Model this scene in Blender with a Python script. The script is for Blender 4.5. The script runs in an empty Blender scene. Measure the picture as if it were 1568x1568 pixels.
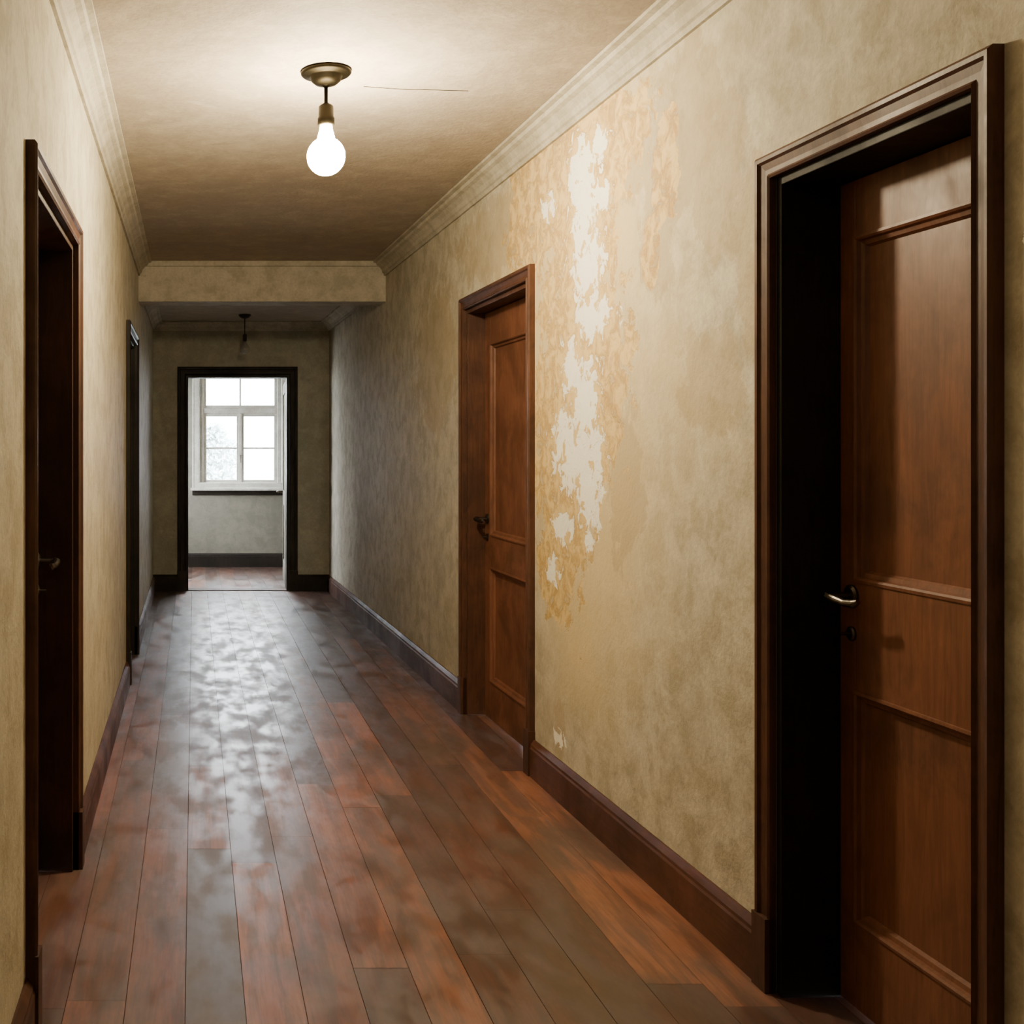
import bpy, bmesh, math, random
from mathutils import Vector, Matrix
random.seed(7)
S=bpy.context.scene
COL=S.collection
EYE=1.4; F_PX=1700.0
# ------------------------------------------------------------------ frames
class Frame:
    def __init__(s,A,d,n):
        s.A=Vector((A[0],A[1],0)); s.d=Vector((d[0],d[1],0)).normalized(); s.n=Vector((n[0],n[1],0)).normalized()
    def __call__(s,u,n,z): 
        p=s.A+s.d*u+s.n*n; return Vector((p.x,p.y,z))
K=0.0216
RW=Frame((1.50+K*2.5,0),(-K,1),(-1,-K))
LW=Frame((-0.40,0),(0,1),(1,0))
YE=10.83; YB=13.0
EW=Frame((0,YE),(1,0),(0,-1))
BW=Frame((0,YB),(1,0),(0,-1))
# ------------------------------------------------------------------ mesh builder
class MB:
    def __init__(s): s.b=bmesh.new()
    def poly(s,pts):
        return s.b.faces.new([s.b.verts.new(p) for p in pts])
    def box(s,F,u0,u1,n0,n1,z0,z1):
        v=[s.b.verts.new(F(u,n,z)) for u in(u0,u1) for n in(n0,n1) for z in(z0,z1)]
        for q in((0,1,3,2),(4,6,7,5),(0,4,5,1),(2,3,7,6),(0,2,6,4),(1,5,7,3)):
            s.b.faces.new([v[i] for i in q])
    def sweep(s,F,u0,u1,prof):
        a=[s.b.verts.new(F(u0,n,z)) for n,z in prof]; b=[s.b.verts.new(F(u1,n,z)) for n,z in prof]
        k=len(prof)
        for i in range(k):
            j=(i+1)%k; s.b.faces.new([a[i],a[j],b[j],b[i]])
        s.b.faces.new(a); s.b.faces.new(list(reversed(b)))
    def ring(s,F,u0,u1,z0,z1,prof):
        rows=[]
        for w,n in prof:
            rows.append([s.b.verts.new(F(*p)) for p in((u0+w,n,z0+w),(u1-w,n,z0+w),(u1-w,n,z1-w),(u0+w,n,z1-w))])
        for r in range(len(rows)-1):
            for i in range(4):
                j=(i+1)%4; s.b.faces.new([rows[r][i],rows[r][j],rows[r+1][j],rows[r+1][i]])
    def casing(s,F,u0,u1,zt,prof,z0=0.0):
        rows=[]
        for w,n in prof:
            rows.append([s.b.verts.new(F(*p)) for p in((u0-w,n,z0),(u0-w,n,zt+w),(u1+w,n,zt+w),(u1+w,n,z0))])
        for r in range(len(rows)-1):
            for i in range(3):
                s.b.faces.new([rows[r][i],rows[r][i+1],rows[r+1][i+1],rows[r+1][i]])
    def tube(s,pts,rad,seg=14):
        pts=[Vector(p) for p in pts]
        if not isinstance(rad,(list,tuple)): rad=[rad]*len(pts)
        rings=[]
        for i,p in enumerate(pts):
            t=(pts[min(i+1,len(pts)-1)]-pts[max(i-1,0)]).normalized()
            a=t.cross(Vector((0,0,1)))
            if a.length<.05: a=t.cross(Vector((1,0,0)))
            a.normalize(); c=t.cross(a).normalized()
            rings.append([s.b.verts.new(p+(a*math.cos(2*math.pi*k/seg)+c*math.sin(2*math.pi*k/seg))*rad[i]) for k in range(seg)])
        for i in range(len(rings)-1):
            for k in range(seg):
                j=(k+1)%seg; s.b.faces.new([rings[i][k],rings[i][j],rings[i+1][j],rings[i+1][k]])
        s.b.faces.new(rings[0]); s.b.faces.new(list(reversed(rings[-1])))
    def obj(s,name,mat,parent=None,bevel=0,smooth=False):
        bmesh.ops.recalc_face_normals(s.b,faces=s.b.faces)
        me=bpy.data.meshes.new(name); s.b.to_mesh(me); s.b.free()
        o=bpy.data.objects.new(name,me); COL.objects.link(o)
        if mat: me.materials.append(mat)
        if smooth:
            for p in me.polygons: p.use_smooth=True
        if bevel:
            m=o.modifiers.new('bev','BEVEL'); m.width=bevel; m.segments=2; m.limit_method='ANGLE'
        if parent:
            o.parent=parent; o.matrix_parent_inverse=Matrix.Translation(-parent.location)
        return o
def empty(name,loc):
    e=bpy.data.objects.new(name,None); e.location=loc; e.empty_display_size=.1; COL.objects.link(e); return e
# ------------------------------------------------------------------ node helper
class N:
    def __init__(s,name):
        s.m=bpy.data.materials.new(name); s.m.use_nodes=True; s.t=s.m.node_tree; s.t.nodes.clear()
        s.out=s.n('ShaderNodeOutputMaterial'); s.P=s.n('ShaderNodeBsdfPrincipled')
        s.l(s.P.outputs[0],s.out.inputs[0]); s.co=s.n('ShaderNodeTexCoord').outputs['Object']
    def n(s,t): return s.t.nodes.new(t)
    def l(s,a,b):
        if isinstance(a,bpy.types.NodeSocket): s.t.links.new(a,b)
        elif isinstance(a,(tuple,list)) and len(a)==3 and b.type=='RGBA': b.default_value=(*a,1)
        else: b.default_value=a
    def map(s,sc,v=None):
        m=s.n('ShaderNodeMapping'); s.l(v or s.co,m.inputs[0]); m.inputs['Scale'].default_value=sc; return m.outputs[0]
    def noise(s,scale,detail=4,rough=.5,v=None,dist=0):
        x=s.n('ShaderNodeTexNoise'); s.l(v or s.co,x.inputs['Vector']); x.inputs['Scale'].default_value=scale
        x.inputs['Detail'].default_value=detail; x.inputs['Roughness'].default_value=rough; x.inputs['Distortion'].default_value=dist
        return x.outputs[0]
    def math(s,op,a,b=0,c=0,clamp=False):
        x=s.n('ShaderNodeMath'); x.operation=op; x.use_clamp=clamp
        s.l(a,x.inputs[0]); s.l(b,x.inputs[1]); s.l(c,x.inputs[2]); return x.outputs[0]
    def mr(s,v,a,b,c=0,d=1):
        x=s.n('ShaderNodeMapRange'); s.l(v,x.inputs[0])
        for i,k in enumerate((a,b,c,d)): x.inputs[i+1].default_value=k
        return x.outputs[0]
    def mix(s,f,a,b,mode='MIX'):
        x=s.n('ShaderNodeMix'); x.data_type='RGBA'; x.blend_type=mode
        s.l(f,x.inputs[0]); s.l(a,x.inputs[6]); s.l(b,x.inputs[7]); return x.outputs[2]
    def bump(s,h,st=.3,d=.01,prev=None):
        x=s.n('ShaderNodeBump'); x.inputs['Strength'].default_value=st; x.inputs['Distance'].default_value=d
        s.l(h,x.inputs['Height'])
        if prev: s.l(prev,x.inputs['Normal'])
        return x.outputs[0]
    def fin(s,col,rough=.6,normal=None,metal=0,spec=.5):
        s.l(col,s.P.inputs['Base Color']); s.l(rough,s.P.inputs['Roughness']); s.P.inputs['Metallic'].default_value=metal
        s.P.inputs['Specular IOR Level'].default_value=spec
        if normal: s.l(normal,s.P.inputs['Normal'])
        return s.m
    def ell(s,lst,nz,amp):
        cur=None
        for cy,cz,ry,rz in lst:
            a=s.n('ShaderNodeVectorMath'); a.operation='SUBTRACT'; s.l(s.co,a.inputs[0]); a.inputs[1].default_value=(0,cy,cz)
            b=s.n('ShaderNodeVectorMath'); b.operation='MULTIPLY'; s.l(a.outputs[0],b.inputs[0]); b.inputs[1].default_value=(0,1/ry,1/rz)
            c=s.n('ShaderNodeVectorMath'); c.operation='LENGTH'; s.l(b.outputs[0],c.inputs[0])
            cur=c.outputs['Value'] if cur is None else s.math('MINIMUM',cur,c.outputs['Value'])
        off=s.math('MULTIPLY',s.math('SUBTRACT',nz,.5),amp)
        return s.math('ADD',cur,off)
def plaster(name,c1,c2,c3,peel=False,rough=.75,mot=.75):
    k=N(name)
    a=k.noise(1.3,4,.6); b=k.noise(8,5,.68,dist=.3); c=k.noise(55,3,.65)
    col=k.mix(k.mr(a,.38,.62),c1,c2); col=k.mix(k.mr(b,.48,.60,0,mot),col,c3)
    col=k.mix(k.mr(b,.36,.46,.35,0),col,tuple(min(1,x*1.25) for x in c2))
    col=k.mix(k.mr(c,.4,.65,0,.34),col,k.mix(.5,col,(.15,.12,.08)))
    h=k.math('ADD',k.math('MULTIPLY',b,.6),k.math('MULTIPLY',c,.3))
    if peel:
        d1=k.noise(6.5,6,.66,dist=.3); d2=k.noise(15,6,.66,dist=.6)
        stain=k.mr(k.ell([(4.3,2.0,.85,.95),(4.1,1.2,.5,.7)],a,2.0),.5,1.5,.8,0)
        col=k.mix(stain,col,(.68,.55,.31))
        dull=k.ell([(3.42,2.35,.30,.26),(3.75,2.42,.28,.2),(3.52,2.0,.12,.18),(3.15,2.2,.18,.24),(5.3,2.4,.6,.2),(3.2,1.6,.2,.15),(2.95,1.9,.1,.3),(4.42,.30,.07,.11),(6.5,1.9,.5,.4),(3.8,1.3,.15,.3)],d1,2.8)
        dm=k.mr(dull,.93,1.07,.5,0)
        col=k.mix(dm,col,(.41,.32,.185))
        och=k.ell([(4.35,2.45,.62,.40),(4.30,1.95,.40,.60),(4.38,1.4,.40,.52),(4.47,.98,.22,.28),(4.0,1.7,.24,.45),(4.80,2.40,.32,.30),(3.72,2.48,.18,.16),(3.48,2.3,.10,.16),(3.58,2.02,.06,.12)],d1,3.0)
        om=k.math('MULTIPLY',k.mr(och,.97,1.03,1,0),k.mr(d2,.40,.43,.25,1))
        ochc=k.mix(k.mr(d2,.44,.58),(.48,.31,.11),(.74,.55,.25))
        col=k.mix(k.math('MULTIPLY',om,.92),col,ochc)
        wh=k.ell([(4.16,2.27,.12,.17),(4.13,2.08,.14,.13),(4.20,2.46,.12,.1),(4.02,2.5,.07,.06),(4.08,1.88,.15,.07),(4.28,1.70,.11,.10),(4.16,1.58,.12,.14),
                  (4.24,1.36,.22,.11),(4.12,1.25,.12,.14),(4.40,1.46,.10,.09),(4.40,1.09,.10,.06),(4.12,1.05,.05,.04),(4.05,1.4,.07,.09),(4.45,.24,.06,.03),(4.55,2.38,.08,.05),(3.98,2.3,.06,.05),(4.5,.9,.06,.05),(1.99,1.75,.02,.1),(1.99,1.2,.015,.2)],d2,5.2)
        wm=k.mr(wh,.95,1.05,1,0)
        col=k.mix(wm,col,(.97,.95,.87))
        h=k.math('ADD',h,k.math('ADD',k.math('MULTIPLY',om,-.3),k.math('MULTIPLY',wm,-.5)))
    return k.fin(col,rough,k.bump(h,.55,.011),spec=.25)
M_right=plaster('plaster_peeling_right',(.49,.45,.36),(.60,.555,.45),(.40,.355,.26),True)
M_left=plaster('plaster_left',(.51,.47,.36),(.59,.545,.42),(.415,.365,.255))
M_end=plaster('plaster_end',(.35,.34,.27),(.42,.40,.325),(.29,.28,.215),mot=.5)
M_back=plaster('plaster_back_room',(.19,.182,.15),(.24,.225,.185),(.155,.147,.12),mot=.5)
M_ceil=plaster('plaster_ceiling',(.385,.33,.27),(.46,.40,.33),(.355,.30,.245),mot=.5)
M_crown=plaster('plaster_crown',(.46,.425,.35),(.52,.48,.395),(.38,.345,.27))
def wood(name,dark,light,rough=.4,gs=(14,14,1.2),spec=.5):
    k=N(name)
    g=k.noise(3.5,5,.65,k.map(gs),1.2); b=k.noise(2.6,5,.65,dist=.5); s_=k.noise(5,5,.7,k.map((1,1,.5)))
    col=k.mix(k.mr(g,.3,.7),dark,light); col=k.mix(k.mr(b,.42,.58,0,.8),col,k.mix(.55,col,tuple(x*.3 for x in dark)))
    col=k.mix(k.mr(s_,.56,.70,0,.3),col,tuple(x*1.7 for x in light))
    return k.fin(col,k.mr(b,.3,.7,rough-.08,rough+.18),k.bump(g,.15,.003),spec=spec)
M_leaf=wood('door_wood',(.135,.053,.029),(.22,.090,.050),.45,spec=.35)
M_case=wood('casing_wood',(.066,.029,.018),(.12,.052,.030),.48,spec=.3)
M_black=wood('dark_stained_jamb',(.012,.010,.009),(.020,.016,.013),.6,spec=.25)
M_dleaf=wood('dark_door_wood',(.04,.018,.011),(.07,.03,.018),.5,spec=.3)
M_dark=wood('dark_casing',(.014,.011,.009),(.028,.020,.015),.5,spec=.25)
M_base=wood('baseboard_wood',(.066,.027,.017),(.12,.049,.029),.45,(14,1.2,14),spec=.3)
M_white=plaster('window_paint',(.60,.58,.52),(.66,.64,.58),(.5,.48,.42),rough=.45)
def metal(name,c,r):
    k=N(name); b=k.noise(30,4,.6); return k.fin(k.mix(b,c,tuple(x*.5 for x in c)),r,metal=1)
M_iron=metal('aged_nickel',(.16,.14,.12),.35)
M_brass=metal('aged_bronze',(.026,.021,.013),.5)
def emis(name,c,st):
    k=N(name); k.t.nodes.remove(k.P); e=k.n('ShaderNodeEmission'); e.inputs[0].default_value=(*c,1); e.inputs[1].default_value=st
    k.l(e.outputs[0],k.out.inputs[0]); return k.m
M_bulb=emis('lit_bulb_glass',(1,.82,.52),680)
M_fill_bulb=emis('fill_bulb_glass',(1,.84,.60),70)  # glow of the added fill lamp behind the camera
def glassmat(name,f,tint=(1,1,1)):
    k=N(name); k.t.nodes.remove(k.P); t=k.n('ShaderNodeBsdfTransparent'); t.inputs[0].default_value=(*tint,1)
    g=k.n('ShaderNodeBsdfGlossy'); g.inputs['Roughness'].default_value=.03; x=k.n('ShaderNodeMixShader'); x.inputs[0].default_value=f
    k.l(t.outputs[0],x.inputs[1]); k.l(g.outputs[0],x.inputs[2]); k.l(x.outputs[0],k.out.inputs[0]); return k.m
M_glass=glassmat('window_glass',.06)
M_bglass=glassmat('clear_bulb_glass',.22,(.8,.8,.8))
# floor
k=N('floor_boards')
at=k.n('ShaderNodeAttribute'); at.attribute_name='plank'; sep=k.n('ShaderNodeSeparateColor'); k.l(at.outputs['Color'],sep.inputs[0])
r,g_,b_=sep.outputs
off=k.n('ShaderNodeVectorMath'); off.operation='ADD'; k.l(k.co,off.inputs[0]); 
cmb=k.n('ShaderNodeCombineXYZ'); k.l(k.math('MULTIPLY',g_,37),cmb.inputs[1]); k.l(k.math('MULTIPLY',g_,11),cmb.inputs[2]); k.l(cmb.outputs[0],off.inputs[1])
gr=k.noise(3,5,.65,k.map((8,.7,1),off.outputs[0]),.4); fine=k.noise(3,4,.6,k.map((40,1.5,1),off.outputs[0])); big=k.noise(2.4,5,.62,k.map((1.4,.6,1)))
mid=k.noise(4,4,.6,k.map((2.2,.9,1)))
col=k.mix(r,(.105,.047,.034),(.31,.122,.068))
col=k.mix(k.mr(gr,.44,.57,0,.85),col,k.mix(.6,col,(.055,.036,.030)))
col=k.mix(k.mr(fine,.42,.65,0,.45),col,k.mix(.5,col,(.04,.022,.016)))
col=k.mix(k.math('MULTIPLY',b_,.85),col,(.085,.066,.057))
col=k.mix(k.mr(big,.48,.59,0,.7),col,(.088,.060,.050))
ro=k.math('ADD',k.mr(mid,.40,.60,.285,.52),k.math('MULTIPLY',fine,.04))
M_floor=k.fin(col,ro,k.bump(k.math('ADD',mid,k.math('MULTIPLY',fine,.2)),.3,.0028),spec=.9)
k=N('subfloor_dark'); M_sub=k.fin((.03,.016,.012),.9)
# ------------------------------------------------------------------ floor
X0,X1=-1.3,2.6; Y0,Y1=-2.3,13.1
m=MB(); b=m.b; lay=b.loops.layers.color.new('plank')
W=.15; x=-.022-W*9
while x<X1:
    y=Y0-random.random()*1.5
    while y<Y1:
        L=random.uniform(1.0,2.6); y2=y+L
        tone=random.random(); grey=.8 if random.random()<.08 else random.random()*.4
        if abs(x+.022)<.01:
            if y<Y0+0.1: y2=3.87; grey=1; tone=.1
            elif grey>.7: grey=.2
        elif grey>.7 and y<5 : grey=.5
        a0=max(y,Y0)+.0005; a1=min(y2,Y1)-.0005
        if a1-a0>.03:
            g=.0004; zt=random.uniform(-.0003,.0003)
            xs=(x+g,x+W-g); c=.0006
            P=[Vector((xs[0],a0,zt-.002)),Vector((xs[0]+c,a0,zt)),Vector((xs[1]-c,a0,zt)),Vector((xs[1],a0,zt-.002))]
            Q=[p+Vector((0,a1-a0,0)) for p in P]; gid=random.random()
            for i in range(3):
                f=m.poly([P[i],P[i+1],Q[i+1],Q[i]])
                for lp in f.loops: lp[lay]=(tone,gid,grey,1)
        y=y2
    x+=W
G=Frame((0,0),(1,0),(0,1))
n0=len(b.faces); b.faces.ensure_lookup_table()
m.box(G,X0,X1,Y0,Y1,-.12,-.0032)
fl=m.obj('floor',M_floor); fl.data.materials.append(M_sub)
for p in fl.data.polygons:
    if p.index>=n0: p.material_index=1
# ------------------------------------------------------------------ walls
HC=2.74; HF=2.62
def wall(name,F,u0,u1,th,H,ops,mat):
    m=MB(); u=u0
    for a,c,z0,z1 in sorted(ops):
        m.box(F,u,a,-th,0,0,H)
        if z0>0: m.box(F,a,c,-th,0,0,z0)
        m.box(F,a,c,-th,0,z1,H); u=c
    m.box(F,u,u1,-th,0,0,H)
    return m.obj(name,mat)
D1=(2.13,2.845,2.09); D2=(4.79,5.82,2.12)
DL1=(2.70,3.68,2.07); DL2=(6.60,7.50,2.09)
wall('wall_right',RW,-2.2,YE+.02,.28,2.95,[(D1[0],D1[1],0,D1[2]),(D2[0],D2[1],0,D2[2])],M_right)
wall('wall_left',LW,-2.2,YE+.02,.28,2.95,[(DL1[0],DL1[1],0,DL1[2]),(DL2[0],DL2[1],0,DL2[2])],M_left)
NB=Frame((0,-2.2),(1,0),(0,1)); wall('wall_front',NB,-.9,2.2,.2,2.95,[],M_left)
EO=(-.076,.925,2.10)
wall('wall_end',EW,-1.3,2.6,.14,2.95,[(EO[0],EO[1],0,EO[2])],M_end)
WO=(.07,1.02,.94,2.28)
FILL_WO=(11.25,12.65,.80,2.28)  # opening for the added, unseen side window
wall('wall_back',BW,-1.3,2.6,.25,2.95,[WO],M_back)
SL=Frame((-1.0,0),(0,1),(1,0)); wall('wall_room_left',SL,YE+.14,YB,.2,2.95,[FILL_WO],M_back)
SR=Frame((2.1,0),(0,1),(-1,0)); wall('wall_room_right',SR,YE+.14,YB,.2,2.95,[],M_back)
m=MB(); m.box(G,X0,X1,-2.4,8.15,HC,2.97); m.box(G,X0,X1,8.15,YB+.3,HF,2.97); m.obj('ceiling',M_ceil)
m=MB(); m.box(G,-.42,1.42,8.0,8.24,2.45,HC)
m.sweep(Frame((0,8.0),(1,0),(0,-1)),-.40,1.385,[(0,HC-.04),(.018,HC-.035),(.03,HC),(0,HC)])
m.obj('ceiling_beam',M_crown,bevel=.006)
def crownprof(z,s=1): return [(0,z-.105*s),(.012,z-.105*s),(.016,z-.088*s),(.024,z-.082*s),(.03,z-.06*s),(.05,z-.038*s),(.068,z-.03*s),(.074,z-.016*s),(.095,z-.012*s),(.095,z),(0,z)]
m=MB(); m.sweep(RW,-2.2,8.0,crownprof(HC)); m.obj('trim_1',M_crown)
m=MB(); m.sweep(LW,-2.2,8.0,crownprof(HC)); m.obj('trim_2',M_crown)
m=MB(); m.sweep(RW,8.24,YE,crownprof(HF,.8)); m.sweep(LW,8.24,YE,crownprof(HF,.8)); m.sweep(EW,-.4,1.33,crownprof(HF,.8)); m.obj('trim_3',M_crown)
def base(name,F,segs,mat,h=.155):
    m=MB()
    for a,c in segs:
        m.sweep(F,a,c,[(0,0),(.024,0),(.024,h-.035),(.020,h-.028),(.020,h-.018),(.011,h-.006),(.006,h),(0,h)])
    return m.obj(name,mat)
CW=.062
base('baseboard_right',RW,[(-2.2,D1[0]-CW),(D1[1]+CW,D2[0]-CW),(D2[1]+CW,YE)],M_base)
base('baseboard_left',LW,[(-2.2,DL1[0]-CW),(DL1[1]+CW,DL2[0]-CW),(DL2[1]+CW,YE)],M_base,.14)
base('baseboard_end',EW,[(-.4,EO[0]-.085),(EO[1]+.085,1.32)],M_dark,.16)
base('baseboard_back',BW,[(-1.0,2.1)],M_dark,.16)
# ------------------------------------------------------------------ doors
q=CW/.068
CP=[(0,-.001),(0,.018),(.006*q,.022),(.013*q,.016),(.026*q,.016),(.044*q,.020),(.050*q,.027),(.060*q,.028),(CW,.022),(CW,-.001)]
CPE=[(w*.085/CW,n) for w,n in CP]
def handle(F,u,nf,z,e,hinge=-1):
    m=MB()
    P=lambda du,n,dz: F(u+du,nf+n,z+dz)
    m.tube([P(0,0,0),P(0,.006,0),P(0,.010,0)],[.027,.027,.020],24)
    m.tube([P(0,.008,0),P(0,.05,0)],.009)
    lv=[(0,.045,.0),(0,.058,.0),(hinge*.012,.066,0),(hinge*.04,.068,-.003),(hinge*.075,.066,-.008),(hinge*.105,.062,-.006),(hinge*.118,.060,.0)]
    m.tube([P(*q) for q in lv],[.009,.0125,.012,.010,.009,.010,.006])
    m.tube([P(0,.0,-.095),P(0,.005,-.095),P(0,.008,-.095)],[.018,.018,.013],20)
    m.tube([P(0,.008,-.095),P(0,.03,-.095)],[.004,.004],10)
    return m.obj('handle',M_iron,e,smooth=False)
def door(name,F,op,rec,matc,matl,matj,panels,wall_t=.28,hz=1.03,stile=.075):
    u0,u1,zt=op
    e=empty(name,F((u0+u1)/2,-rec,0))
    m=MB(); m.casing(F,u0,u1,zt,CP)
    m.box(F,u0-CW-.003,u0+.0,-.001,.031,0,.19); m.box(F,u1,u1+CW+.003,-.001,.031,0,.19)
    m.obj('casing',matc,e)
    m=MB(); t=.022
    m.box(F,u0,u0+t,-wall_t,.0,0,zt); m.box(F,u1-t,u1,-wall_t,.0,0,zt); m.box(F,u0+t,u1-t,-wall_t,.0,zt-t,zt)
    s=-rec-.046
    m.box(F,u0+t,u0+t+.025,-wall_t,s,0,zt-t); m.box(F,u1-t-.025,u1-t,-wall_t,s,0,zt-t); m.box(F,u0+t,u1-t,-wall_t,s,zt-t-.025,zt-t)
    m.obj('jamb',matj,e,bevel=.002)
    a,c,z0,z1=u0+t+.003,u1-t-.003,.006,zt-t-.003
    th=.042; nf=-rec
    m=MB(); m.box(F,a,a+stile,nf-th,nf,z0,z1); m.box(F,c-stile,c,nf-th,nf,z0,z1)
    zs=[z0]
    for p in panels: zs+= [p[0],p[1]]
    zs.append(z1)
    for i in range(0,len(zs),2): m.box(F,a+stile,c-stile,nf-th,nf,zs[i],zs[i+1])
    m.obj('leaf_frame',matl,e,bevel=.0025)
    m=MB()
    for p in panels:
        m.box(F,a+stile-.005,c-stile+.005,nf-th+.004,nf-.020,p[0]-.005,p[1]+.005)
        m.ring(F,a+stile-.006,c-stile+.006,p[0]-.006,p[1]+.006,[(0,nf-.001),(.001,nf+.004),(.008,nf+.005),(.013,nf+.001),(.016,nf-.008),(.026,nf-.011),(.032,nf-.021)])
    m.obj('leaf_panels',matl,e)
    handle(F,c-.05,nf,hz,e)
    return e
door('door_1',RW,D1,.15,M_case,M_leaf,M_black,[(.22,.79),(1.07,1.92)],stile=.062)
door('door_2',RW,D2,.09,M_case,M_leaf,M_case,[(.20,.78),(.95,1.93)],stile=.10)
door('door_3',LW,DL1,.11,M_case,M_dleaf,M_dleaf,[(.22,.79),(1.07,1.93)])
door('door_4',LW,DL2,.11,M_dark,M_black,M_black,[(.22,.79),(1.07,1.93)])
e=empty('door_5',(.42,YE,0))
m=MB(); m.casing(EW,EO[0],EO[1],EO[2],CPE); m.box(EW,EO[0]-.087,EO[0],-.001,.034,0,.2); m.box(EW,EO[1],EO[1]+.087,-.001,.034,0,.2)
t=.02; m.box(EW,EO[0],EO[0]+t,-.15,0,0,EO[2]); m.box(EW,EO[1]-t,EO[1],-.15,0,0,EO[2]); m.box(EW,EO[0]+t,EO[1]-t,-.15,0,EO[2]-t,EO[2])
m.obj('casing',M_dark,e)
OL=Frame((.905,YE+.16),(.05,1),(-1,.05))
m=MB(); m.box(OL,0,.1,-.04,0,.01,2.06); m.box(OL,.75,.85,-.04,0,.01,2.06)
for a,c in((.01,.22),(.8,.95),(1.95,2.06)): m.box(OL,.1,.75,-.04,0,a,c)
m.box(OL,.095,.755,-.03,-.012,.2,1.97); m.obj('leaf',M_back,e,bevel=.003)
m=MB(); m.tube([OL(.79,0,.93),OL(.79,.05,.93),OL(.74,.06,.93),OL(.68,.06,.93)],[.012,.011,.010,.010]); m.obj('handle',M_iron,e)
m=MB(); m.box(EW,EO[0]+t,EO[1]-t,-.15,.01,.0005,.008); m.obj('threshold',M_base,e,bevel=.002)
# ------------------------------------------------------------------ windows
def window(name,F,op,zt):
    a,c,z0,z1=op
    e=empty(name,F((a+c)/2,0,(z0+z1)/2)); mid=(a+c)/2
    m=MB()
    m.ring(F,a-.09,c+.09,z0-.04,z1+.09,[(0,-.001),(0,.02),(.01,.026),(.03,.02),(.075,.02),(.09,.014),(.09,-.001)])
    def fr(m,u0,u1,za,zb,w,n0,n1):
        m.box(F,u0,u0+w,n0,n1,za,zb); m.box(F,u1-w,u1,n0,n1,za,zb); m.box(F,u0+w,u1-w,n0,n1,za,za+w); m.box(F,u0+w,u1-w,n0,n1,zb-w,zb)
    fr(m,a,c,z0,z1,.04,-.14,-.02)
    m.box(F,a+.04,c-.04,-.14,-.03,zt,zt+.06)
    m.box(F,mid-.018,mid+.018,-.13,-.04,z0+.04,zt)
    m.obj('frame',M_white,e,bevel=.004)
    m=MB()
    for u0,u1,za,zb in((a+.04,mid-.005,z0+.04,zt),(mid+.005,c-.04,z0+.04,zt)):
        fr(m,u0,u1,za,zb,.038,-.10,-.055)
        zm=(za+zb)/2; m.box(F,u0+.038,u1-.038,-.09,-.062,zm-.011,zm+.011)
    fr(m,a+.04,c-.04,zt+.06,z1-.04,.035,-.10,-.055); m.box(F,mid-.011,mid+.011,-.09,-.062,zt+.09,z1-.07)
    m.obj('sashes',M_white,e,bevel=.003)
    m=MB(); m.box(F,a+.05,c-.05,-.080,-.076,z0+.05,z1-.05); m.obj('glass',M_glass,e)
    m=MB(); m.box(F,a-.11,c+.11,-.02,.10,z0-.045,z0-.012); m.obj('sill',M_white,e,bevel=.006)
    m=MB(); m.box(F,a-.09,c+.09,0,.02,z0-.10,z0-.045); m.obj('apron',M_dark,e,bevel=.004)
    m=MB(); m.tube([F(mid,-.035,1.30),F(mid,-.01,1.30),F(mid,-.008,1.22)],[.012,.01,.007]); m.obj('latch',M_iron,e)
window('window_1',BW,WO,1.80)
window('fill_window',SL,FILL_WO,1.80)  # added out of view, sends daylight through the doorway onto the right wall
# ------------------------------------------------------------------ lit ceiling lamp, plus an added fill lamp behind the camera
def lathe(m,cx,cy,prof,seg=40):
    rows=[]
    for r_,z in prof:
        rows.append([m.b.verts.new((cx+r_*math.cos(2*math.pi*i/seg),cy+r_*math.sin(2*math.pi*i/seg),z)) for i in range(seg)])
    for i in range(len(rows)-1):
        for j in range(seg):
            q=(j+1)%seg; m.b.faces.new([rows[i][j],rows[i][q],rows[i+1][q],rows[i+1][j]])
    m.b.faces.new(rows[0]); m.b.faces.new(list(reversed(rows[-1])))
def lamp(LX,LY,mat):
    e=empty('ceiling_lamp',(LX,LY,HC))
    m=MB(); lathe(m,LX,LY,[(.088,HC),(.090,HC-.010),(.084,HC-.016),(.060,HC-.018),(.056,HC-.022),(.052,HC-.036),(.038,HC-.048),(.016,HC-.052),(.010,HC-.056),(.008,HC-.06)]); m.obj('rosette',M_brass,e,smooth=True)
    m=MB(); lathe(m,LX,LY,[(.007,HC-.05),(.007,2.625),(.014,2.622),(.014,2.612)],20); m.obj('stem',M_brass,e,smooth=True)
    m=MB(); lathe(m,LX,LY,[(.020,2.618),(.026,2.612),(.027,2.575),(.030,2.570),(.030,2.548),(.026,2.544)],32); m.obj('socket',M_brass,e,smooth=True)
    m=MB()
    pr=[(.021,2.546),(.023,2.53),(.028,2.512)]
    R=.068; zc=2.435
    for i in range(0,17):
        t_=math.radians(28+ i*(180-28-3)/16); pr.append((R*math.sin(t_),zc+R*math.cos(t_)))
    lathe(m,LX,LY,pr,28); m.obj('bulb',mat,e,smooth=True)
LX,LY=.47,3.95
lamp(LX,LY,M_bulb)
lamp(.5,-.9,M_fill_bulb)  # added unseen lamp, lifts the foreground
m=MB(); m.tube([(LX+.16,LY+.17,HC-.001),(LX+.3,LY+.2,HC-.001),(1.03,LY+.22,HC-.001)],.0012,6); m.obj('ceiling_crack',M_brass)  # thin dark tube standing for a crack in the ceiling
PX,PY=.467,10.2
e=empty('pendant_lamp',(PX,PY,HF))
m=MB(); lathe(m,PX,PY,[(.055,HF),(.057,HF-.01),(.035,HF-.03),(.008,HF-.038)],28); m.tube([(PX,PY,HF-.03),(PX,PY,HF-.19)],.004,8)
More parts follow.
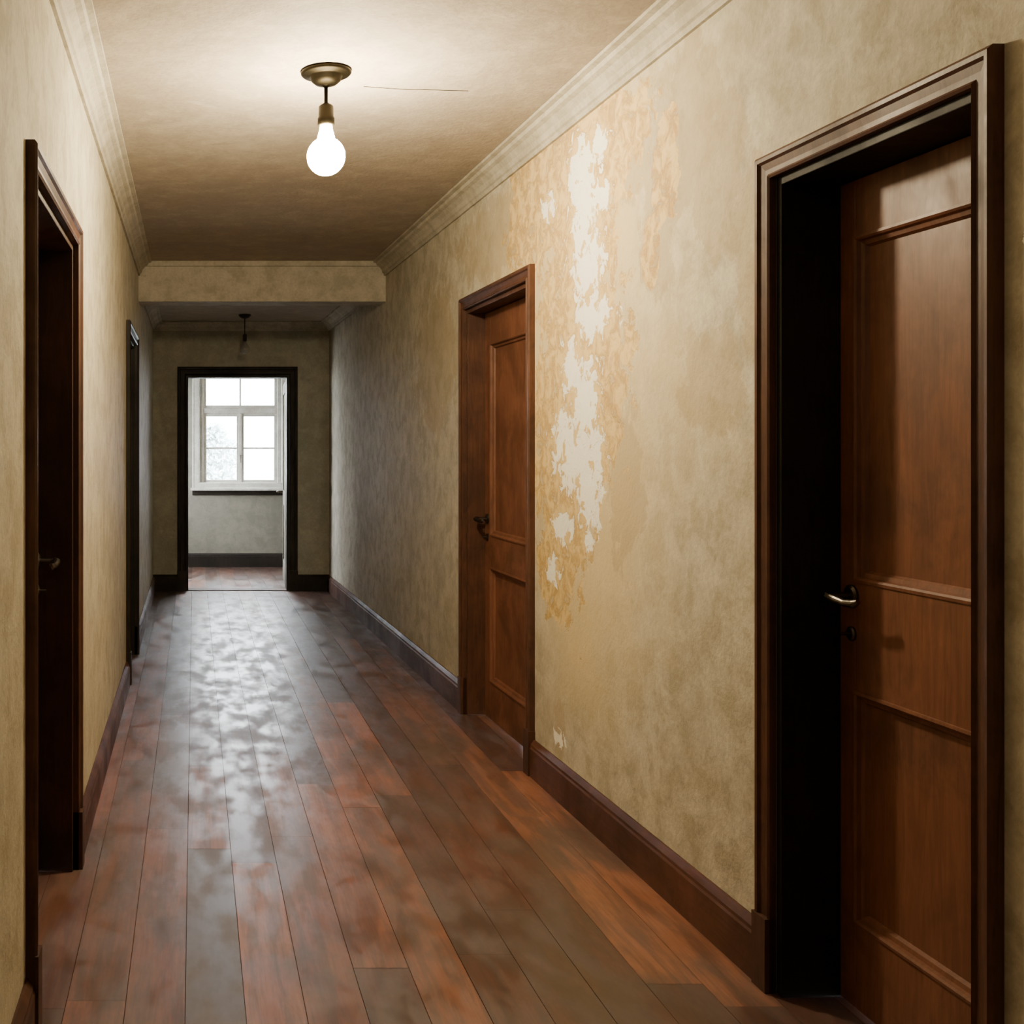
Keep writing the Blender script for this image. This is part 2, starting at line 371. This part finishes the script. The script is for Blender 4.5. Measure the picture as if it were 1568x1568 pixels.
lathe(m,PX,PY,[(.014,HF-.18),(.019,HF-.19),(.019,HF-.24),(.015,HF-.245)],20); m.obj('fitting',M_dark,e,smooth=True)
m=MB(); lathe(m,PX,PY,[(.014,HF-.245),(.02,HF-.265),(.038,HF-.29),(.045,HF-.315),(.038,HF-.345),(.02,HF-.358),(.004,HF-.361)],28); m.obj('bulb',M_bglass,e,smooth=True)
# ------------------------------------------------------------------ outside
k=N('pale_ground'); M_gr=k.fin(k.mix(k.noise(.5),(.45,.48,.45),(.6,.62,.6)),.9)
m=MB(); m.box(G,-40,40,13.4,70,-.3,-.15); m.box(G,-40,-1.5,-10,13.4,-.3,-.15); m.obj('ground',M_gr)
k=N('foliage'); M_fo=k.fin(k.mix(k.noise(3),(.40,.48,.46),(.6,.68,.66)),.8)
e=empty('shrub',(.45,24,-.15))
m=MB(); m.tube([(.45,24,-.15),(.47,24,.5),(.45,24,1.2)],[.07,.05,.03],10)
for i in range(7):
    an=i*.9; m.tube([(.46,24,.3+i*.12),(.46+math.cos(an)*.25,24+math.sin(an)*.25,.6+i*.12),(.46+math.cos(an)*.4,24+math.sin(an)*.4,.85+i*.12)],[.03,.02,.01],7)
m.obj('stems',M_fo,e)
m=MB()
for i in range(1600):
    a_=random.random()*6.28; rr=random.random()**.5*.52; zz=random.uniform(-1,1); rr*=math.sqrt(max(0,1-zz*zz))*(1+.25*math.sin(5*zz+a_*2))
    c_=Vector((.45+rr*math.cos(a_),24+rr*math.sin(a_),.95+zz*.95)); u_=Vector((random.uniform(-1,1),random.uniform(-1,1),random.uniform(-1,1))).normalized()*.07; v_=u_.orthogonal().normalized()*.045
    m.poly([c_-u_,c_-v_,c_+u_,c_+v_])
m.obj('leaves',M_fo,e)
w=bpy.data.worlds.new('world'); S.world=w; w.use_nodes=True
bg=w.node_tree.nodes['Background']; bg.inputs[0].default_value=(.90,.95,1,1); bg.inputs[1].default_value=42
# ------------------------------------------------------------------ camera
cam=bpy.data.cameras.new('camera'); co=bpy.data.objects.new('camera',cam); COL.objects.link(co)
co.location=(0,0,EYE); co.rotation_euler=(math.radians(90),0,0)
cam.sensor_width=36; cam.lens=F_PX/1568*36; cam.shift_x=(784-297)/1568; cam.shift_y=-(784-685)/1568
cam.clip_start=.05; S.camera=co
